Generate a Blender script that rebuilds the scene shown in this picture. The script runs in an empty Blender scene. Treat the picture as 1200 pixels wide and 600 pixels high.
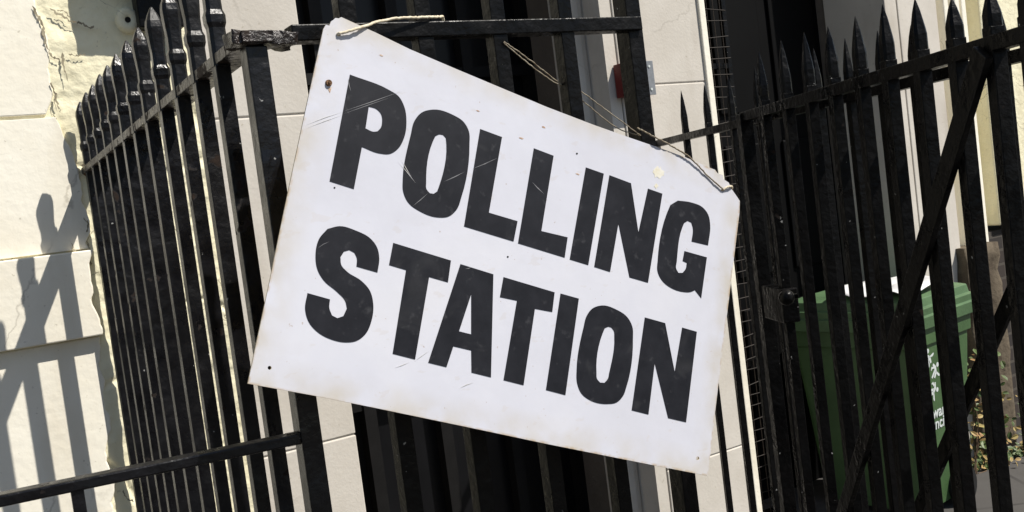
import bpy, bmesh, math, random
from mathutils import Vector, Matrix, noise
from mathutils.geometry import tessellate_polygon
random.seed(7)
scene = bpy.context.scene
col = scene.collection
R = math.radians

# ------------------------------------------------------------------ camera
F = 1130.0                       # focal length in pixels of a 1200 wide picture
PITCH, ROLL = R(3.25), -math.atan(0.128)
CAM = Vector((0, 0, 1.62))
cam_rot = Matrix.Rotation(R(90) - PITCH, 3, 'X') @ Matrix.Rotation(ROLL, 3, 'Z')
cd = bpy.data.cameras.new('camera'); cam = bpy.data.objects.new('camera', cd); col.objects.link(cam)
cam.matrix_world = Matrix.Translation(CAM) @ cam_rot.to_4x4()
cd.sensor_width = 36; cd.lens = 36 * F / 1200; cd.clip_start = 0.02; cd.clip_end = 500
scene.camera = cam

def ray(px, py):
    d = cam_rot @ Vector((px - 600, 300 - py, -F))
    return d / d.y
def at_y(px, py, y): return CAM + ray(px, py) * y
def hit(px, py, p0, n):
    r = ray(px, py); return CAM + r * ((p0 - CAM).dot(n) / r.dot(n))
def hdir(deg): return Vector((math.sin(R(deg)), math.cos(R(deg)), 0))
UP = Vector((0, 0, 1))

# ------------------------------------------------------------------ materials
def mat(name, base, rough=0.6, spec=0.5, metal=0, var=0.0, vscale=6, var2=None, bump=0.0, bscale=40, coat=0, build=None):
    m = bpy.data.materials.new(name); m.use_nodes = True
    nt = m.node_tree; N = nt.nodes; L = nt.links; b = N['Principled BSDF']
    b.inputs['Roughness'].default_value = rough; b.inputs['Metallic'].default_value = metal
    b.inputs['Specular IOR Level'].default_value = spec; b.inputs['Coat Weight'].default_value = coat
    tc = N.new('ShaderNodeTexCoord'); co = tc.outputs['Object']
    c2 = var2 or tuple(x * (1 - var) for x in base)
    nz = N.new('ShaderNodeTexNoise'); nz.inputs['Scale'].default_value = vscale; nz.inputs['Detail'].default_value = 8; nz.inputs['Roughness'].default_value = .65
    L.new(co, nz.inputs['Vector'])
    rp = N.new('ShaderNodeValToRGB'); rp.color_ramp.elements[0].position = .35; rp.color_ramp.elements[1].position = .62
    rp.color_ramp.elements[0].color = (*c2, 1); rp.color_ramp.elements[1].color = (*base, 1)
    L.new(nz.outputs['Fac'], rp.inputs['Fac']); L.new(rp.outputs['Color'], b.inputs['Base Color'])
    if bump:
        nb = N.new('ShaderNodeTexNoise'); nb.inputs['Scale'].default_value = bscale; nb.inputs['Detail'].default_value = 6
        L.new(co, nb.inputs['Vector'])
        bp = N.new('ShaderNodeBump'); bp.inputs['Strength'].default_value = bump; bp.inputs['Distance'].default_value = .01
        L.new(nb.outputs['Fac'], bp.inputs['Height']); L.new(bp.outputs['Normal'], b.inputs['Normal'])
    if build: build(nt, N, L, b, co, rp)
    return m

def mixc(N, L, fac, a, b, mode='MIX'):
    x = N.new('ShaderNodeMix'); x.data_type = 'RGBA'; x.blend_type = mode
    for s, v in ((x.inputs[0], fac), (x.inputs[6], a), (x.inputs[7], b)):
        if hasattr(v, 'links'): L.new(v, s)
        else: s.default_value = v if not isinstance(v, tuple) else (*v, 1)
    return x.outputs[2]
def noise_mask(N, L, co, scale, lo, hi, detail=6, stretch=None, distort=0):
    v = co
    if stretch:
        mp = N.new('ShaderNodeMapping'); mp.inputs['Scale'].default_value = stretch[0]; mp.inputs['Rotation'].default_value = stretch[1] if len(stretch) > 1 else (0, 0, 0)
        L.new(co, mp.inputs['Vector']); v = mp.outputs['Vector']
    n = N.new('ShaderNodeTexNoise'); n.inputs['Scale'].default_value = scale; n.inputs['Detail'].default_value = detail; n.inputs['Distortion'].default_value = distort
    L.new(v, n.inputs['Vector'])
    mr = N.new('ShaderNodeMapRange'); mr.inputs['From Min'].default_value = lo; mr.inputs['From Max'].default_value = hi
    L.new(n.outputs['Fac'], mr.inputs['Value']); return mr.outputs['Result']

def stucco_extra(crack=0.5, dirt=(.30, .27, .2), dirt_lo=.6, scale=2.2, amount=.55):
    def f(nt, N, L, b, co, rp):
        vz = N.new('ShaderNodeTexVoronoi'); vz.feature = 'DISTANCE_TO_EDGE'; vz.inputs['Scale'].default_value = scale
        nn = N.new('ShaderNodeTexNoise'); nn.inputs['Scale'].default_value = 9; nn.inputs['Detail'].default_value = 5
        L.new(co, nn.inputs['Vector'])
        add = N.new('ShaderNodeMix'); add.data_type = 'VECTOR'; add.inputs[0].default_value = .12
        L.new(co, add.inputs[4]); L.new(nn.outputs['Color'], add.inputs[5]); L.new(add.outputs[1], vz.inputs['Vector'])
        lt = N.new('ShaderNodeMapRange'); lt.inputs['From Min'].default_value = .006; lt.inputs['From Max'].default_value = 0.0
        L.new(vz.outputs['Distance'], lt.inputs['Value'])
        brk = noise_mask(N, L, co, 3.0, .52, .6)
        mu = N.new('ShaderNodeMath'); mu.operation = 'MULTIPLY'; L.new(lt.outputs['Result'], mu.inputs[0]); L.new(brk, mu.inputs[1])
        mu2 = N.new('ShaderNodeMath'); mu2.operation = 'MULTIPLY'; L.new(mu.outputs[0], mu2.inputs[0]); mu2.inputs[1].default_value = crack
        c = mixc(N, L, mu2.outputs[0], rp.outputs['Color'], (.12, .1, .07))
        st = noise_mask(N, L, co, 5.0, dirt_lo, dirt_lo + .2, 10, ((1, 1, .25),))
        mu3 = N.new('ShaderNodeMath'); mu3.operation = 'MULTIPLY'; L.new(st, mu3.inputs[0]); mu3.inputs[1].default_value = amount
        c = mixc(N, L, mu3.outputs[0], c, dirt)
        sp = noise_mask(N, L, co, 70, .68, .75, 3)
        mu4 = N.new('ShaderNodeMath'); mu4.operation = 'MULTIPLY'; L.new(sp, mu4.inputs[0]); mu4.inputs[1].default_value = .4
        c = mixc(N, L, mu4.outputs[0], c, (.3, .26, .18))
        L.new(c, b.inputs['Base Color'])
    return f

def paint_extra(rustpos=.66):
    def f(nt, N, L, b, co, rp):
        rm = noise_mask(N, L, co, 26, rustpos, rustpos + .06, 8)
        c = mixc(N, L, rm, rp.outputs['Color'], (.022, .014, .010))
        ch = noise_mask(N, L, co, 58, .742, .76, 3)
        c = mixc(N, L, ch, c, (.28, .28, .27))
        L.new(c, b.inputs['Base Color'])
        rr = noise_mask(N, L, co, 12, .3, .7)
        mr = N.new('ShaderNodeMapRange'); mr.inputs['To Min'].default_value = .18; mr.inputs['To Max'].default_value = .5
        L.new(rr, mr.inputs['Value'])
        ad = N.new('ShaderNodeMath'); ad.operation = 'ADD'; L.new(mr.outputs['Result'], ad.inputs[0]); L.new(rm, ad.inputs[1]); ad.use_clamp = True
        L.new(ad.outputs[0], b.inputs['Roughness'])
    return f

M = {}
M['white_stucco'] = mat('white_stucco', (.85, .81, .70), .85, .2, var2=(.79, .74, .62), vscale=2.5, bump=.16, bscale=38, build=stucco_extra(.35, (.55, .47, .33), .56, 1.6, .5))
M['pier_stucco'] = mat('pier_stucco', (.60, .56, .50), .85, .2, var2=(.53, .49, .43), vscale=3.5, bump=.09, bscale=90, build=stucco_extra(.2, (.30, .25, .19), .56, 1.2, .5))
M['cream_stucco'] = mat('cream_stucco', (.82, .77, .57), .85, .2, var2=(.75, .69, .48), vscale=4, bump=.5, bscale=35, build=stucco_extra(.9, (.42, .36, .22), .58, 4.5))
M['shaded_stucco'] = mat('shaded_stucco', (.15, .13, .112), .85, .2, var2=(.11, .095, .08), vscale=3, bump=.25, bscale=60, build=stucco_extra(.4, (.15, .12, .1), .55, 1.5))  # stucco of the recesses, their shade put into the colour
M['black_paint'] = mat('black_paint', (.0022, .0022, .003), .27, .33, var2=(.006, .006, .0075), vscale=18, bump=.5, bscale=28, build=paint_extra())
M['shade_paint'] = mat('shaded_black_paint', (.0018, .0018, .002), .45, .15, var2=(.0035, .0032, .0032), vscale=14, bump=.3, bscale=60, build=paint_extra(.72))  # shaded copy of the black paint, shade put into its colour
M['rusty_paint'] = mat('rusty_paint', (.008, .007, .007), .4, .5, var2=(.03, .02, .016), vscale=30, bump=.9, bscale=70, build=paint_extra(.58))
M['board_edge'] = mat('board_edge', (.62, .52, .36), .7, .2, var=.3, vscale=60)
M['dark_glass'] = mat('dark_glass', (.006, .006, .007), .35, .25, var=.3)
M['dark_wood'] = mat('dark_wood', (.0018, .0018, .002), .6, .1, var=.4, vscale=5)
M['string'] = mat('string', (.72, .65, .5), .9, .1, var2=(.55, .47, .34), vscale=120)
M['old_string'] = mat('old_string', (.36, .32, .25), .9, .1, var2=(.16, .12, .08), vscale=90)
M['hole'] = mat('hole_shadow', (.02, .018, .016), .8, .1)
M['rust'] = mat('rust', (.22, .11, .05), .7, .3, var2=(.1, .06, .03), vscale=150, bump=.5, bscale=300)
M['galv'] = mat('grey_metal', (.26, .27, .29), .45, .4, metal=.3, var2=(.2, .21, .22), vscale=40)
M['red'] = mat('red_plastic', (.16, .016, .014), .5, .4, var=.3)
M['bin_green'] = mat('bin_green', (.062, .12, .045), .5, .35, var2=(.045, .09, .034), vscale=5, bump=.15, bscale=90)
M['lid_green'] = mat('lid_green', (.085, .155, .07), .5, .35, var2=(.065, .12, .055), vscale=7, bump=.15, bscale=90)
M['rubber'] = mat('rubber', (.015, .015, .015), .8, .2)
M['decal'] = mat('white_decal', (.62, .66, .64), .6, .2, var=.2, vscale=120)
M['brick_shaded'] = None
M['brown_render'] = mat('brown_render', (.13, .105, .075), .9, .1, var2=(.07, .055, .04), vscale=7, bump=.8, bscale=30)
M['leaf'] = mat('leaf_green', (.09, .13, .035), .5, .4, var2=(.05, .08, .02), vscale=8)
M['leaf_dry'] = mat('leaf_yellow', (.34, .27, .1), .6, .3, var2=(.3, .16, .07), vscale=10)
M['stem'] = mat('stem_brown', (.12, .08, .05), .8, .2)
M['wire'] = mat('grille_wire', (.034, .026, .02), .6, .2, var2=(.015, .012, .01), vscale=50)

def letter_extra(nt, N, L, b, co, rp):
    m1 = noise_mask(N, L, co, 55, .62, .80, 8)
    c = mixc(N, L, m1, rp.outputs['Color'], (.045, .045, .05))
    m2 = noise_mask(N, L, co, 9, .60, .8, 8, ((1, 1, 1),), 2)
    mm = N.new('ShaderNodeMath'); mm.operation = 'MULTIPLY'; L.new(m2, mm.inputs[0]); mm.inputs[1].default_value = .3
    c = mixc(N, L, mm.outputs[0], c, (.07, .07, .07))
    L.new(c, b.inputs['Base Color'])
M['letter'] = mat('letter_black', (.008, .0085, .012), .5, .2, var2=(.014, .0145, .019), vscale=25, build=letter_extra)

def brick_mat():
    m = bpy.data.materials.new('shaded_brick'); m.use_nodes = True
    nt = m.node_tree; N = nt.nodes; L = nt.links; b = N['Principled BSDF']; b.inputs['Roughness'].default_value = .9
    uv = N.new('ShaderNodeTexCoord'); br = N.new('ShaderNodeTexBrick')
    br.inputs['Scale'].default_value = 1; br.inputs['Brick Width'].default_value = .23; br.inputs['Row Height'].default_value = .078
    br.inputs['Mortar Size'].default_value = .008; br.inputs['Color1'].default_value = (.018, .014, .012, 1); br.inputs['Color2'].default_value = (.035, .024, .018, 1); br.inputs['Mortar'].default_value = (.06, .05, .04, 1)  # brick and mortar darkened in colour to stand for shade
    L.new(uv.outputs['UV'], br.inputs['Vector']); L.new(br.outputs['Color'], b.inputs['Base Color'])
    bp = N.new('ShaderNodeBump'); bp.invert = True; bp.inputs['Distance'].default_value = .012; bp.inputs['Strength'].default_value = .8
    L.new(br.outputs['Fac'], bp.inputs['Height']); L.new(bp.outputs['Normal'], b.inputs['Normal'])
    return m
M['brick_shaded'] = brick_mat()

def paving_mat():
    m = bpy.data.materials.new('paving'); m.use_nodes = True
    nt = m.node_tree; N = nt.nodes; L = nt.links; b = N['Principled BSDF']; b.inputs['Roughness'].default_value = .85
    tc = N.new('ShaderNodeTexCoord'); br = N.new('ShaderNodeTexBrick')
    br.inputs['Scale'].default_value = 1; br.inputs['Brick Width'].default_value = .75; br.inputs['Row Height'].default_value = .6; br.inputs['Mortar Size'].default_value = .01
    br.inputs['Color1'].default_value = (.06, .056, .052, 1); br.inputs['Color2'].default_value = (.075, .07, .065, 1); br.inputs['Mortar'].default_value = (.03, .027, .025, 1)
    L.new(tc.outputs['Object'], br.inputs['Vector'])
    k = noise_mask(N, L, tc.outputs['Object'], 9, .3, .75, 10)
    c = mixc(N, L, k, br.outputs['Color'], (.055, .05, .046)); L.new(c, b.inputs['Base Color'])
    return m
M['paving'] = paving_mat()

# ------------------------------------------------------------------ object helpers
def link(name, bm, m, parent=None, bevel=0, smooth=False, loc=None):
    me = bpy.data.meshes.new(name); bmesh.ops.recalc_face_normals(bm, faces=bm.faces)
    bm.to_mesh(me); bm.free()
    if not isinstance(m, (list, tuple)): m = [m]
    for x in m: me.materials.append(x)
    if smooth:
        for p in me.polygons: p.use_smooth = True
    o = bpy.data.objects.new(name, me); col.objects.link(o)
    if parent:
        o.parent = parent; o.matrix_parent_inverse = parent.matrix_world.inverted()
    if bevel:
        b = o.modifiers.new('bevel', 'BEVEL'); b.width = bevel; b.segments = 2; b.limit_method = 'ANGLE'
    return o
def thing(name, label, cat, loc=(0, 0, 0), group=None):
    o = bpy.data.objects.new(name, None); col.objects.link(o); o.location = loc; o.empty_display_size = .1
    o.matrix_world = Matrix.Translation(loc)
    o['label'] = label; o['category'] = cat
    if group: o['group'] = group
    return o
def tag(o, label, cat, group=None):
    o['label'] = label; o['category'] = cat
    if group: o['group'] = group
    return o
def box(bm, o, ax, ay, az, x0, x1, y0, y1, z0, z1, mi=0):
    vs = [bm.verts.new(o + ax * x + ay * y + az * z) for z in (z0, z1) for y in (y0, y1) for x in (x0, x1)]
    for f in ((0, 1, 3, 2), (4, 6, 7, 5), (0, 4, 5, 1), (2, 3, 7, 6), (0, 2, 6, 4), (1, 5, 7, 3)):
        bm.faces.new([vs[i] for i in f]).material_index = mi
def beam(bm, a, b, w, h, side=None):
    d = (b - a); L = d.length; d.normalize()
    s = side.normalized() if side else d.cross(UP).normalized()
    u = s.cross(d).normalized(); s = d.cross(u)
    box(bm, a, d, s, u, 0, L, -w / 2, w / 2, -h / 2, h / 2)
def tube(bm, pts, r, seg=8):
    rings = []
    for i, p in enumerate(pts):
        d = (pts[min(i + 1, len(pts) - 1)] - pts[max(i - 1, 0)]).normalized()
        a = d.cross(Vector((.31, .2, .93))).normalized(); b = d.cross(a)
        rr = r[i] if isinstance(r, (list, tuple)) else r
        rings.append([bm.verts.new(p + (a * math.cos(t) + b * math.sin(t)) * rr) for t in [2 * math.pi * k / seg for k in range(seg)]])
    for i in range(len(rings) - 1):
        for k in range(seg):
            bm.faces.new((rings[i][k], rings[i][(k + 1) % seg], rings[i + 1][(k + 1) % seg], rings[i + 1][k]))
    bm.faces.new(rings[0]); bm.faces.new(list(reversed(rings[-1])))
def catmull(pts, n=10):
    out = []
    for i in range(len(pts) - 1):
        p0 = pts[max(i - 1, 0)]; p1 = pts[i]; p2 = pts[i + 1]; p3 = pts[min(i + 2, len(pts) - 1)]
        for k in range(n):
            t = k / n
            out.append(.5 * ((2 * p1) + (p2 - p0) * t + (2 * p0 - 5 * p1 + 4 * p2 - p3) * t * t + (3 * p1 - p0 - 3 * p2 + p3) * t ** 3))
    out.append(pts[-1]); return out
def sections(bm, base, ax, ay, prof):
    # prof: list of (z, half x, half y) of an eight-cornered section
    rings = []
    for z, hx, hy in prof:
        c = .62
        ring = [(1, c), (c, 1), (-c, 1), (-1, c), (-1, -c), (-c, -1), (c, -1), (1, -c)]
        rings.append([bm.verts.new(base + UP * z + ax * hx * a + ay * hy * b) for a, b in ring])
    for i in range(len(rings) - 1):
        for k in range(8):
            bm.faces.new((rings[i][k], rings[i][(k + 1) % 8], rings[i + 1][(k + 1) % 8], rings[i + 1][k]))
    bm.faces.new(rings[0]); bm.faces.new(rings[-1])

# ------------------------------------------------------------------ plan of the place
OUT = hdir(148); INW = hdir(-32); U = hdir(58)          # facade: along U, outward OUT, inward INW
CORNER = at_y(285, 47, 1.5)                             # top of the corner post of the railings
RAIL_Z = CORNER.z
WALLP = CORNER + INW * 1.57; WALLP.z = 1.862
_c = cam_rot.transposed() @ (WALLP - CAM); print('WALLP px', 600 + F * _c.x / -_c.z, 300 - F * _c.y / -_c.z)      # where the side railing meets the house wall
def fac(px, py, d=0.0):                                 # point of the facade plane d metres inward
    return hit(px, py, WALLP + INW * d, OUT)
def fu(px, py, d=0.0): return (fac(px, py, d) - WALLP).dot(U)
def fz(px, py, d=0.0): return fac(px, py, d).z
W0 = Vector((WALLP.x, WALLP.y, 0))
def fbox(bm, u0, u1, z0, z1, d0, d1): box(bm, W0, U, INW, UP, u0, u1, d0, d1, z0, z1)
print('WALLP', WALLP, 'corner', CORNER)

# ------------------------------------------------------------------ ground
bm = bmesh.new()
vs = [bm.verts.new(v) for v in ((-150, -150, 0), (150, -150, 0), (150, 150, 0), (-150, 150, 0))]; bm.faces.new(vs)
g = link('pavement', bm, M['paving']); g['kind'] = 'structure'

# ------------------------------------------------------------------ the house
house = thing('terrace_house', 'cream and white stuccoed house front with pale piers and dark recesses', 'house', W0)
TOP = 6.5
uP1l, uP1r = fu(238, 60, -.03), fu(352, 40, -.03)
uP3l, uP3r = fu(703, 0, -.06), fu(822, 0, -.06)
uP4l = fu(1036, 0, -.06)
uP4r = fu(1096, 0, -.06)
print('u', uP1l, uP1r, uP3l, uP3r, uP4l, uP4r)
# rough cream wall behind the side railing (really displaced render)
def rough_wall(name, u0, u1, z0, z1, d, step, amp, m, back=.25):
    bm = bmesh.new(); uE = fu(58, 100); nu = int((u1 - u0) / step); nz = int((z1 - z0) / step); G = []
    for j in range(nz + 1):
        row = []
        for i in range(nu + 1):
            u = u0 + (u1 - u0) * i / nu; z = z0 + (z1 - z0) * j / nz
            p = Vector((u * 3, z * 3, 2.1))
            h = noise.fractal(p, .8, 2.1, 7) * amp * .8 + max(0, noise.noise(Vector((u * 7, z * 4, 3)))) * .008 + noise.fractal(Vector((u * 26, z * 22, 7)), .6, 2, 4) * .0022
            r = abs(noise.noise(Vector((u * 2.3 + 5, z * 1.6, 9)))); h -= max(0, .02 - r) * amp * 30      # cracks
            e = min(1, (u - u0) / .02, (u1 - u) / .02); h = min(h, .004 if u < uE else .02) * max(0, e)
            row.append(bm.verts.new(W0 + U * u + UP * z + OUT * (h - d)))
        G.append(row)
    for j in range(nz):
        for i in range(nu): bm.faces.new((G[j][i], G[j][i + 1], G[j + 1][i + 1], G[j + 1][i]))
    return link(name, bm, m, house, smooth=True)
rough_wall('rough_render', -.9, uP1l + .04, .4, 3.1, -.012, .006, .014, M['cream_stucco'])
bm = bmesh.new(); fbox(bm, -4.5, uP1l - .0, 0, TOP, .03, .3); link('wall', bm, M['cream_stucco'], house)
# smooth white blocks with ragged right edges
def block(px_edge, ytop, ybot, d, m, left=-4.4):
    # px_edge: list of (px,py) down the right edge
    bm = bmesh.new()
    pts = [(fu(x, y, -d), fz(x, y, -d)) for x, y in px_edge]
    zt, zb = fz(40, ytop, -d), fz(40, ybot, -d)
    ptsz = [(pts[0][0], zt)] + [p for p in pts if zb < p[1] < zt] + [(pts[-1][0], zb)]
    # refine and jitter
    fine = []
    for (a, b), (c, e) in zip(ptsz, ptsz[1:]):
        n = max(2, int(abs(b - e) / .015))
        for k in range(n):
            t = k / n; z = b + (e - b) * t
            fine.append((a + (c - a) * t + .016 * noise.fractal(Vector((3, z * 11, d * 50)), .7, 2.2, 6) , z))
    fine.append(ptsz[-1])
    poly = [(left, zb)] + [(left, zt)] + fine
    fr = [bm.verts.new(W0 + U * u + UP * z + OUT * d) for u, z in poly]
    bk = [bm.verts.new(W0 + U * (u + .006) + UP * z - OUT * .03) for u, z in poly]
    bm.faces.new(fr)
    for i in range(len(poly)):
        j = (i + 1) % len(poly); bm.faces.new((fr[i], fr[j], bk[j], bk[i]))
    return link('stone_block', bm, m, house, bevel=.004)
block([(36, -60), (40, 10), (52, 40), (56, 80), (62, 110), (54, 136)], -400, 135, .022, M['white_stucco'])
block([(66, 139), (88, 190), (100, 240), (106, 299)], 139, 299, .024, M['white_stucco'])
block([(104, 302), (112, 350), (122, 400)], 301, 406, .052, M['white_stucco'])
block([(118, 408), (124, 480), (134, 600), (140, 700)], 407, 900, .020, M['white_stucco'])
def crack(pts, w):
    P = [fac(x, y, -.0275 if y > 140 else -.0265) for x, y in pts]; out = []
    for a, b in zip(P, P[1:]):
        for k in range(6):
            out.append(a.lerp(b, k / 6) + U * random.uniform(-.003, .003) + UP * random.uniform(-.003, .003))
    out.append(P[-1]); bm = bmesh.new(); L1, L2 = [], []
    for i, p in enumerate(out):
        t = (out[min(i + 1, len(out) - 1)] - out[max(i - 1, 0)]).normalized(); n_ = t.cross(OUT); ww = w * random.uniform(.3, 1.5) * (.2 if i in (0, len(out) - 1) else 1)
        L1.append(bm.verts.new(p + n_ * ww)); L2.append(bm.verts.new(p - n_ * ww))
    for i in range(len(out) - 1): bm.faces.new((L1[i], L1[i + 1], L2[i + 1], L2[i]))
    return link('crack', bm, M['crack'], house)
M['crack'] = mat('crack_dark', (.17, .145, .10), .9, .1, var2=(.42, .37, .26), vscale=30)
for pts, w in (([(38, 6), (46, 20), (51, 35), (54, 52), (60, 66), (70, 70)], .0032), ([(72, 62), (75, 78), (79, 95)], .0028), ([(60, 95), (64, 108), (68, 124), (71, 132)], .0022),
               ([(58, 11), (72, 18), (82, 25), (95, 27), (105, 33), (110, 30)], .003), ([(66, 12), (76, 14), (84, 21)], .0015), ([(79, 63), (90, 65), (100, 63)], .0018), ([(64, 112), (66, 130)], .002),
               ([(3, 377), (9, 376), (16, 379)], .0015), ([(80, 320), (95, 326), (108, 324)], .0012), ([(98, 255), (103, 262), (101, 272)], .002), ([(84, 285), (88, 297), (92, 303)], .003), ([(104, 290), (106, 312)], .002), ([(144, 575), (150, 585), (157, 588)], .002)):
    crack(pts, w)
# piers
def pier(u0, u1, name='pier', d=.06, joints=()):
    bm = bmesh.new()
    zs = [0] + sorted(joints) + [TOP]
    for a, b in zip(zs, zs[1:]):
        fbox(bm, u0, u1, a + (.0025 if a else 0), b - .0025, -d, .28)
    fbox(bm, u0 + .004, u1 - .004, 0, TOP, -d + .004, .27)
    return link(name, bm, M['pier_stucco'], house, bevel=.004)
pier(uP1l, uP1r, d=.03, joints=(fz(330, 135, -.03), fz(400, 513, -.03)))
pier(uP3l + .055, uP3r, joints=(fz(800, 97, -.06), fz(800, 97, -.06) - 1.55))
CR = .055
print('CR', CR)
def solve_d(px, u):
    lo, hi = .0, 2.5
    for _ in range(40):
        m_ = (lo + hi) / 2
        if fu(px, 0, m_) < u: lo = m_
        else: hi = m_
    return lo
# moulding on the left of the middle pier and a raised fillet on its right
bm = bmesh.new(); fbox(bm, uP3l - .005, uP3l + .05, 0, TOP, -.055, .28)
c = W0 + U * (uP3l - .035) + INW * .10
n = 16; rb = []
for z in (0, TOP):
    rb.append([bm.verts.new(c + U * (CR * math.cos(t)) - INW * (CR * math.sin(t)) + UP * z) for t in [2 * math.pi * k / n for k in range(n)]])
for k in range(n): bm.faces.new((rb[0][k], rb[0][(k + 1) % n], rb[1][(k + 1) % n], rb[1][k]))
link('moulding', bm, M['pier_stucco'], house)
bm = bmesh.new(); fbox(bm, uP3r - .03, uP3r + .004, 0, TOP, -.072, .02); link('fillet', bm, M['white_stucco'], house, bevel=.004)
# reveals: shaded side walls of the two recesses, backs with dark joinery
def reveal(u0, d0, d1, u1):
    bm = bmesh.new(); fbox(bm, u0, u1, 0, TOP, d0, d1); return link('reveal', bm, M['shaded_stucco'], house)
uRV = fu(655, 0, .24); DW = max(.4, solve_d(613, uRV)); print('DW', DW)
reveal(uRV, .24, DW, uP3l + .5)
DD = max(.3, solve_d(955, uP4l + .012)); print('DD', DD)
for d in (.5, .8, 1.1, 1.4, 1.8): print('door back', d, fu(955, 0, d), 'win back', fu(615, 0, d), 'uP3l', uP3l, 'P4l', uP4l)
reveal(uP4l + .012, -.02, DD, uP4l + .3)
bm = bmesh.new(); fbox(bm, uP3r - .3, uP3r - .012, 0, TOP, .02, DD); link('reveal', bm, M['shaded_stucco'], house)
bm = bmesh.new(); fbox(bm, uP1l, uP1r - .012, 0, TOP, .28, DW); link('reveal', bm, M['shaded_stucco'], house)
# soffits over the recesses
bm = bmesh.new(); fbox(bm, uP1r - .1, uP3l + .1, 3.05, 3.3, .03, 1.2); fbox(bm, uP3r - .05, uP4l + .05, 3.25, 3.5, .03, 1.3); link('soffit', bm, M['shaded_stucco'], house)
bm = bmesh.new(); fbox(bm, uP1r - .1, uP3l + .1, 3.3, TOP, .0, .3); fbox(bm, uP3r - .05, uP4l + .05, 3.5, TOP, .0, .3); link('upper_wall', bm, M['white_stucco'], house)
# dark sash window in the first recess
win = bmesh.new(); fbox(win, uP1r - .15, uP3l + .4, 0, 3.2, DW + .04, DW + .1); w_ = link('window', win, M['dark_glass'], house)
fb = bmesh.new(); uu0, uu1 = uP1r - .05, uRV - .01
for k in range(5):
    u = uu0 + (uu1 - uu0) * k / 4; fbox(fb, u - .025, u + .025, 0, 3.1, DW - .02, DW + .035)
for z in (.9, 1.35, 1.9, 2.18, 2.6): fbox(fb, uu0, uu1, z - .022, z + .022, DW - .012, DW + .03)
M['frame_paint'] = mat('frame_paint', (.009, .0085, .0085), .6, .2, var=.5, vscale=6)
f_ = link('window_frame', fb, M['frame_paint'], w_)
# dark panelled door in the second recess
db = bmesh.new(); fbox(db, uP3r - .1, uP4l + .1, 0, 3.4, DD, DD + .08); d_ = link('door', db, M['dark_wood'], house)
pb = bmesh.new()
for a in range(3):
    for z0, z1 in ((.3, .95), (1.1, 1.75), (1.9, 2.5)):
        u = uP3r + (uP4l - uP3r) * (a + .1) / 3
        fbox(pb, u, u + (uP4l - uP3r) / 3 * .8, z0, z1, DD - .018, DD - .001)
link('door_panel', pb, M['dark_wood'], d_, bevel=.008)
# fluted doorcase right of the door, then cream wall with a groove
bm = bmesh.new(); fbox(bm, uP4l, uP4l + (uP4r - uP4l) * .22, 0, TOP, -.06, .3); fbox(bm, uP4l + (uP4r - uP4l) * .235, uP4r, 0, TOP, -.062, .3)
link('pier', bm, M['pier_stucco'], house, bevel=.004)
uC0 = uP4r; uC1 = fu(1152, 205, -.03)
bm = bmesh.new(); k = 7; wdt = (uC1 - uC0) / k
for i in range(k):
    fbox(bm, uC0 + wdt * i + .002, uC0 + wdt * (i + 1) - .002, 0, TOP, (-.03, .012, -.045, -.005, -.05, .0, -.03)[i], .3)
link('fluted_pilaster', bm, M['white_stucco'], house, bevel=.006)
uG = fu(1163, 205, 0.0); zB = fz(1180, 262, 0)
bm = bmesh.new(); fbox(bm, uC1, uG, 0, TOP, .07, .3); link('groove', bm, M['cream_stucco'], house)
bm = bmesh.new(); fbox(bm, uG, uG + 4, zB, TOP, -.02, .3); link('wall', bm, M['cream_stucco'], house, bevel=.01)
# bracing brown render pier and brickwork coloured for shade below the cream wall
bm = bmesh.new(); uR0, uR1 = fu(1142, 400, -.12), fu(1181, 400, -.12)
fbox(bm, uR0, uR1, 0, fz(1160, 285, -.12), -.12, .0)
bmesh.ops.subdivide_edges(bm, edges=bm.edges[:], cuts=14, use_grid_fill=True)
for v in bm.verts: v.co += Vector((noise.noise(v.co * 9), noise.noise(v.co * 9 + Vector((7, 1, 2))), 0)) * .02
link('render_base', bm, M['brown_render'], house, smooth=True)
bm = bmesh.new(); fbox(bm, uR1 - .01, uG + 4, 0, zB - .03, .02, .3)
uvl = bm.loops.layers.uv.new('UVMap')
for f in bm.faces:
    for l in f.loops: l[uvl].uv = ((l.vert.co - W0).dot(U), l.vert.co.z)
link('brick_base', bm, M['brick_shaded'], house)
# black bracket at the top left, plus an added unseen block casting stepped shade
wb = thing('bracket_shade_caster', 'black bracket on the cream wall at the top edge with an added unseen shade block', 'bracket and shade caster', fac(165, 20, -.0))
def wbx(px0, px1, ylow, d0, d1, m, nm):
    bm = bmesh.new(); fbox(bm, fu(px0, 0, 0), fu(px1, 0, 0), fz(px0, ylow, 0), fz(px0, ylow, 0) + .5, d0, d1); return link(nm, bm, M[m], wb, bevel=.004)
wbx(153, 205, 38, -.07, .01, 'shade_paint', 'bracket')
wbx(128, 215, -24, -.15, -.0, 'shade_paint', 'shade_block')
# ------------------------------------------------------------------ railings
def spear(bm, base, ax, ay, a, h):
    w = a * .5
    prof = [(0, w, w), (h * .30, w * .98, w * .98), (h * .34, w * 1.16, w * 1.16), (h * .40, w * 1.18, w * 1.18), (h * .44, w * .96, w * .96),
            (h * .55, w * .93, w * .93), (h * .68, w * 1.08, w * 1.08), (h * .80, w * 1.16, w * 1.16), (h * .86, w * 1.05, w * 1.05), (h * .94, w * .6, w * .6), (h, w * .12, w * .12)]
    sections(bm, base, ax, ay, prof)
def blade(bm, base, ax, ay, a, h):
    w = a * .5
    sections(bm, base, ax, ay, [(0, w, w), (h * .3, w, w), (h * .42, w * .85, w * .9), (h * .75, w * .42, w * .5), (h, w * .04, w * .04)])

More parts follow.
